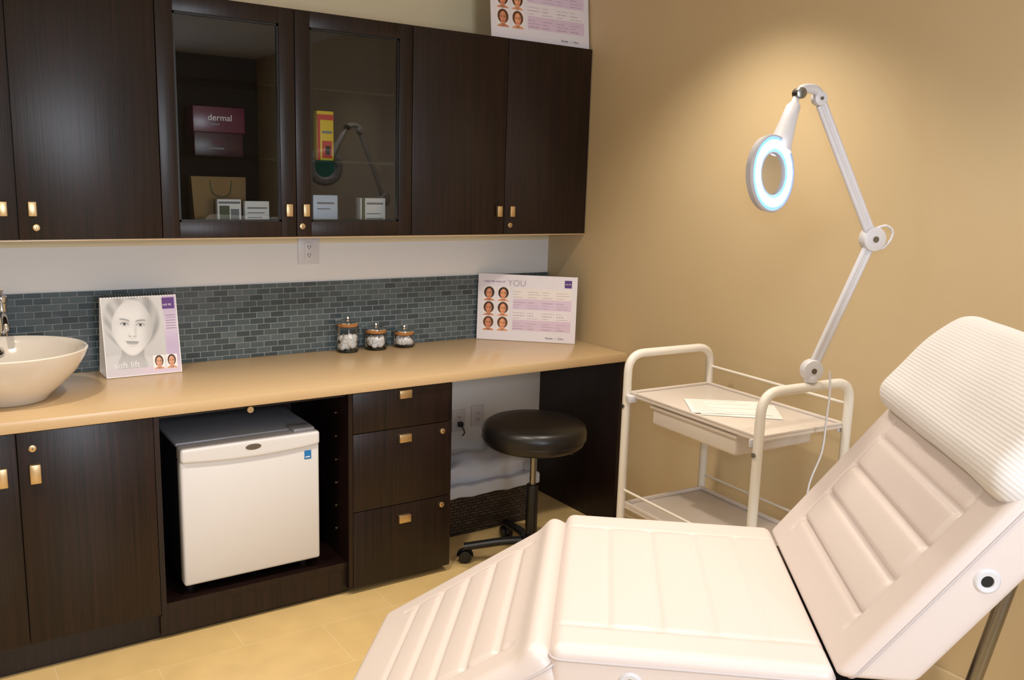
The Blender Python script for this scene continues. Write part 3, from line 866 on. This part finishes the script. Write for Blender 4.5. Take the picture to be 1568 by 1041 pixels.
# ------------------------------------------------------------------ treatment chair
TH = math.radians(-40.2)
tcx = G('treatment_chair', (1.440, 1.386, 0), TH)
HW = .368; SZ = .80; TK = .125
def gauss(x, s_): return math.exp(-(x / s_) ** 2)
def flutes(xs, depth, border, sig=.007, x0=None, x1=None):
    def f(x, y):
        m = 1 - sst(HW - border - .006, HW - border + .006, abs(y))
        g_ = 0
        if x0 is not None: m *= sst(x0 - .004, x0 + .004, x) * (1 - sst(x1 - .004, x1 + .004, x))
        for s0 in xs: g_ += gauss(x - s0, sig)
        sp = xs[1] - xs[0]; ph = ((x - xs[0]) / sp) % 1
        g_ -= .45 * math.sin(math.pi * ph) ** .7 * (1 if (xs[0] < x < xs[-1]) else 0)
        edge_ = gauss(abs(y) - (HW - border), .005)
        if x0 is not None: edge_ *= sst(x0, x0 + .01, x) * (1 - sst(x1 - .01, x1, x))
        return -depth * m * g_ - depth * .8 * edge_
    return f
cushion('seat', (-.280, -HW, SZ - TK), (.276, HW, SZ), .024, (76, 100, 6), VINYL, tcx, top=flutes([-.165, -.055, .055, .165], .0035, .10, .006))
box('gap_filler', (.20, -HW + .02, SZ - .09), (.40, HW - .02, SZ - .045), BLACKV, tcx, bev=.01)  # dark filler added under the seat-back gap, keeps the gap dark
box('gap_filler', (-.34, -HW + .02, SZ - .12), (-.22, HW - .02, SZ - .075), BLACKV, tcx, bev=.01)  # same dark filler added under the seat-leg gap
BA = math.radians(53)
ca, sa = math.cos(BA), math.sin(BA)
HB = .275
def back_xf(c):
    s_, y, t = c.x, c.y, c.z          # t<=0 is depth behind the padded face
    s2 = s_ + max(0, -t) * (ca / sa) * max(0, 1 - s_ / .5)
    return Vector((HB + s2 * ca - t * sa, y, SZ - .010 + s2 * sa + t * ca))
BL = .715
cushion('backrest', (-.012, -HW, -TK), (BL, HW, 0), .022, (104, 100, 6), VINYL, tcx, top=flutes([.10, .195, .29, .385], .009, .105, .007, .055, .45), xf=back_xf)
LA = math.radians(33.5)
cl, sl = math.cos(LA), math.sin(LA)
def leg_top(x, y):
    return flutes([.13, .215, .30, .385, .47], .008, .10, .007, .085, .52)(x, y) + .012 * gauss(x - .035, .03)
def leg_xf2(c):
    s_, y, t = c.x, c.y, c.z
    return Vector((-.288 - s_ * cl - sl * t, y, SZ - .006 - s_ * sl + cl * t))
cushion('leg_rest', (0, -HW, -.115), (.62, HW, 0), .035, (90, 100, 6), VINYL, tcx, top=leg_top, xf=leg_xf2)
def rect_loop(x0, x1, w, z, r=.028):
    return round_path([((x0 + x1) / 2, -w, z), (x1, -w, z), (x1, w, z), (x0, w, z), (x0, -w, z), ((x0 + x1) / 2 - .002, -w, z)], r, 6)
for nm, x0, x1, f, dz in (('seat_piping', -.280, .276, lambda c: c + Vector((0, 0, SZ)), -.026), ('back_piping', -.012, BL, back_xf, -.026), ('leg_piping', 0, .62, leg_xf2, -.038)):
    tube(nm, [f(p) for p in rect_loop(x0 - .0005, x1 + .0005, HW + .0005, dz)], .003, PIPING, tcx, closed=True, seg=8)
def grommet(p):
    lathe('grommet', [(.011, 0), (.012, .004), (.020, .005), (.024, .002), (.025, 0)], p, WPLASTIC, tcx, axis=(0, -1, 0), seg=32)
    lathe('grommet_hole', [(0, .0015), (.012, .0015)], p, BLACKP, tcx, axis=(0, -1, 0))
grommet(back_xf(Vector((.300, -HW, -.070))))
grommet(Vector((-.118, -HW, SZ - .065)))
def pillow_xf(c):
    n_ = noise.noise_vector(c * 6) * .006
    bend = -1.1 * max(0, c.x + .02) ** 2 - .5 * max(0, -c.x - .08) ** 2
    return c + n_ + Vector((0, 0, bend + .008))
pil = cushion('towel_pillow', (-.150, -HW - .004, -.055), (.178, HW + .004, .055), .050, (34, 60, 3), TOWEL, tcx, xf=pillow_xf)
Mx = Matrix(((ca, 0, -sa, 0), (0, 1, 0, 0), (sa, 0, ca, 0), (0, 0, 0, 1)))
pil.matrix_local = Matrix.Translation(back_xf(Vector((.600, 0, .002)))) @ Mx
def bx(n, lo, hi, m, b=.004): return box(n, lo, hi, m, tcx, bev=b)
multibox('seat_frame', [((-.25, -.24, SZ - TK - .03), (.30, -.21, SZ - TK)), ((-.25, .21, SZ - TK - .03), (.30, .24, SZ - TK)), ((-.25, -.24, SZ - TK - .03), (-.22, .24, SZ - TK)), ((.20, -.24, SZ - TK - .03), (.23, .24, SZ - TK))], STEEL, tcx, bev=.003)
bx('lift_column', (-.13, -.14, .10), (.13, .14, SZ - TK - .03), WPLASTIC, .02)
bx('base_plate', (-.42, -.27, .03), (.42, .27, .10), WPLASTIC, .02)
for x in (-.36, .36):
    for y in (-.22, .22): cyl('foot', (x, y, 0), (x, y, .032), .03, BLACKP, tcx, bev=.004)
for y in (-.30, .30):
    tube('back_bracket', [(.20, y, SZ - TK - .018), (.36, y, SZ - TK - .01), back_xf(Vector((.12, y, -TK - .010))), back_xf(Vector((.60, y, -TK - .010)))], .016, CHROME, tcx)
    tube('back_strut', [(.42, y, .10), back_xf(Vector((.30, y, -TK - .02)))], .014, STEEL, tcx)
    tube('lower_strut', [(.22, y * .8, .09), (.30, y * .9, .53), (.22, y * .8, SZ - TK - .02)], .016, STEEL, tcx)
    tube('leg_bracket', [(-.22, y * .75, SZ - TK - .015), leg_xf2(Vector((.10, y * .75, -.125))), leg_xf2(Vector((.45, y * .75, -.125)))], .014, CHROME, tcx)
tube('cross_bar', [(.30, -.27, .53), (.30, .27, .53)], .014, STEEL, tcx)
box('strut_foot', (.36, -.31, .05), (.46, .31, .10), WPLASTIC, tcx, bev=.01)

# ------------------------------------------------------------------ lights
def downlight(x, y, power, col=(1.0, .89, .745), size=115):
    g = G('ceiling_downlight', (x, y, ZC), 0)
    lathe('trim_ring', [(.045, -.002), (.050, -.008), (.068, -.006), (.072, -.0005), (.045, -.0005)], (0, 0, 0), WPLASTIC, g)
    lathe('bulb', [(0, -.002), (.044, -.002)], (0, 0, 0), LAMPGLOW, g)
    l = bpy.data.lights.new('downlight_lamp', 'SPOT'); l.energy = power; l.color = col; l.spot_size = math.radians(size); l.spot_blend = .8; l.shadow_soft_size = .05
    o = bpy.data.objects.new('downlight_lamp', l); COL.objects.link(o); o.parent = g.e; o.location = (0, 0, -.03)
for x, y, p in ((2.25, 2.35, 78), (2.25, .75, 38), (1.15, 2.45, 76), (-.1, 2.45, 80), (1.0, .7, 36), (-.5, .5, 60)):
    downlight(x, y, p)
l = bpy.data.lights.new('window_fill', 'AREA'); l.shape = 'RECTANGLE'; l.size = .7; l.size_y = 1.2; l.energy = 54; l.color = (.84, .91, 1.0)  # cool fill lamp added at the unseen window
o = bpy.data.objects.new('window_fill', l); COL.objects.link(o); o.location = (.85, YF + .03, 1.6); o.rotation_euler = (math.radians(90), 0, 0); o.parent = wn.e
o.matrix_parent_inverse = wn.M.inverted()
# on-camera flash of the photographer
l = bpy.data.lights.new('camera_flash', 'AREA'); l.shape = 'DISK'; l.size = .10; l.energy = 11; l.color = (.90, .94, 1.0)
o = bpy.data.objects.new('camera_flash', l); COL.objects.link(o); o.location = (-.03, -.05, 1.86)
o.rotation_euler = Vector((.42, .90, .04)).to_track_quat('-Z', 'Y').to_euler()

w = bpy.data.worlds.new('World'); S.world = w; w.use_nodes = True
w.node_tree.nodes['Background'].inputs[0].default_value = (.6, .7, 1, 1); w.node_tree.nodes['Background'].inputs[1].default_value = .2

# ------------------------------------------------------------------ camera
cam = bpy.data.cameras.new('camera'); co = bpy.data.objects.new('camera', cam); COL.objects.link(co); S.camera = co
cam.sensor_width = 36; cam.lens = 36 * 1355 / 1568; cam.clip_start = .02
head = math.radians(55.7); pt = math.radians(10.3); rl = math.radians(1.7)
Fh = Vector((math.cos(head), math.sin(head), 0)); Rr = Vector((math.sin(head), -math.cos(head), 0))
f = Fh * math.cos(pt) + Vector((0, 0, -math.sin(pt)))
up = Rr.cross(f)
cr = Rr * math.cos(rl) + up * math.sin(rl); cu = up * math.cos(rl) - Rr * math.sin(rl)
M = Matrix((cr, cu, -f)).transposed().to_4x4(); M.translation = Vector((0, 0, 1.711))
co.matrix_world = M
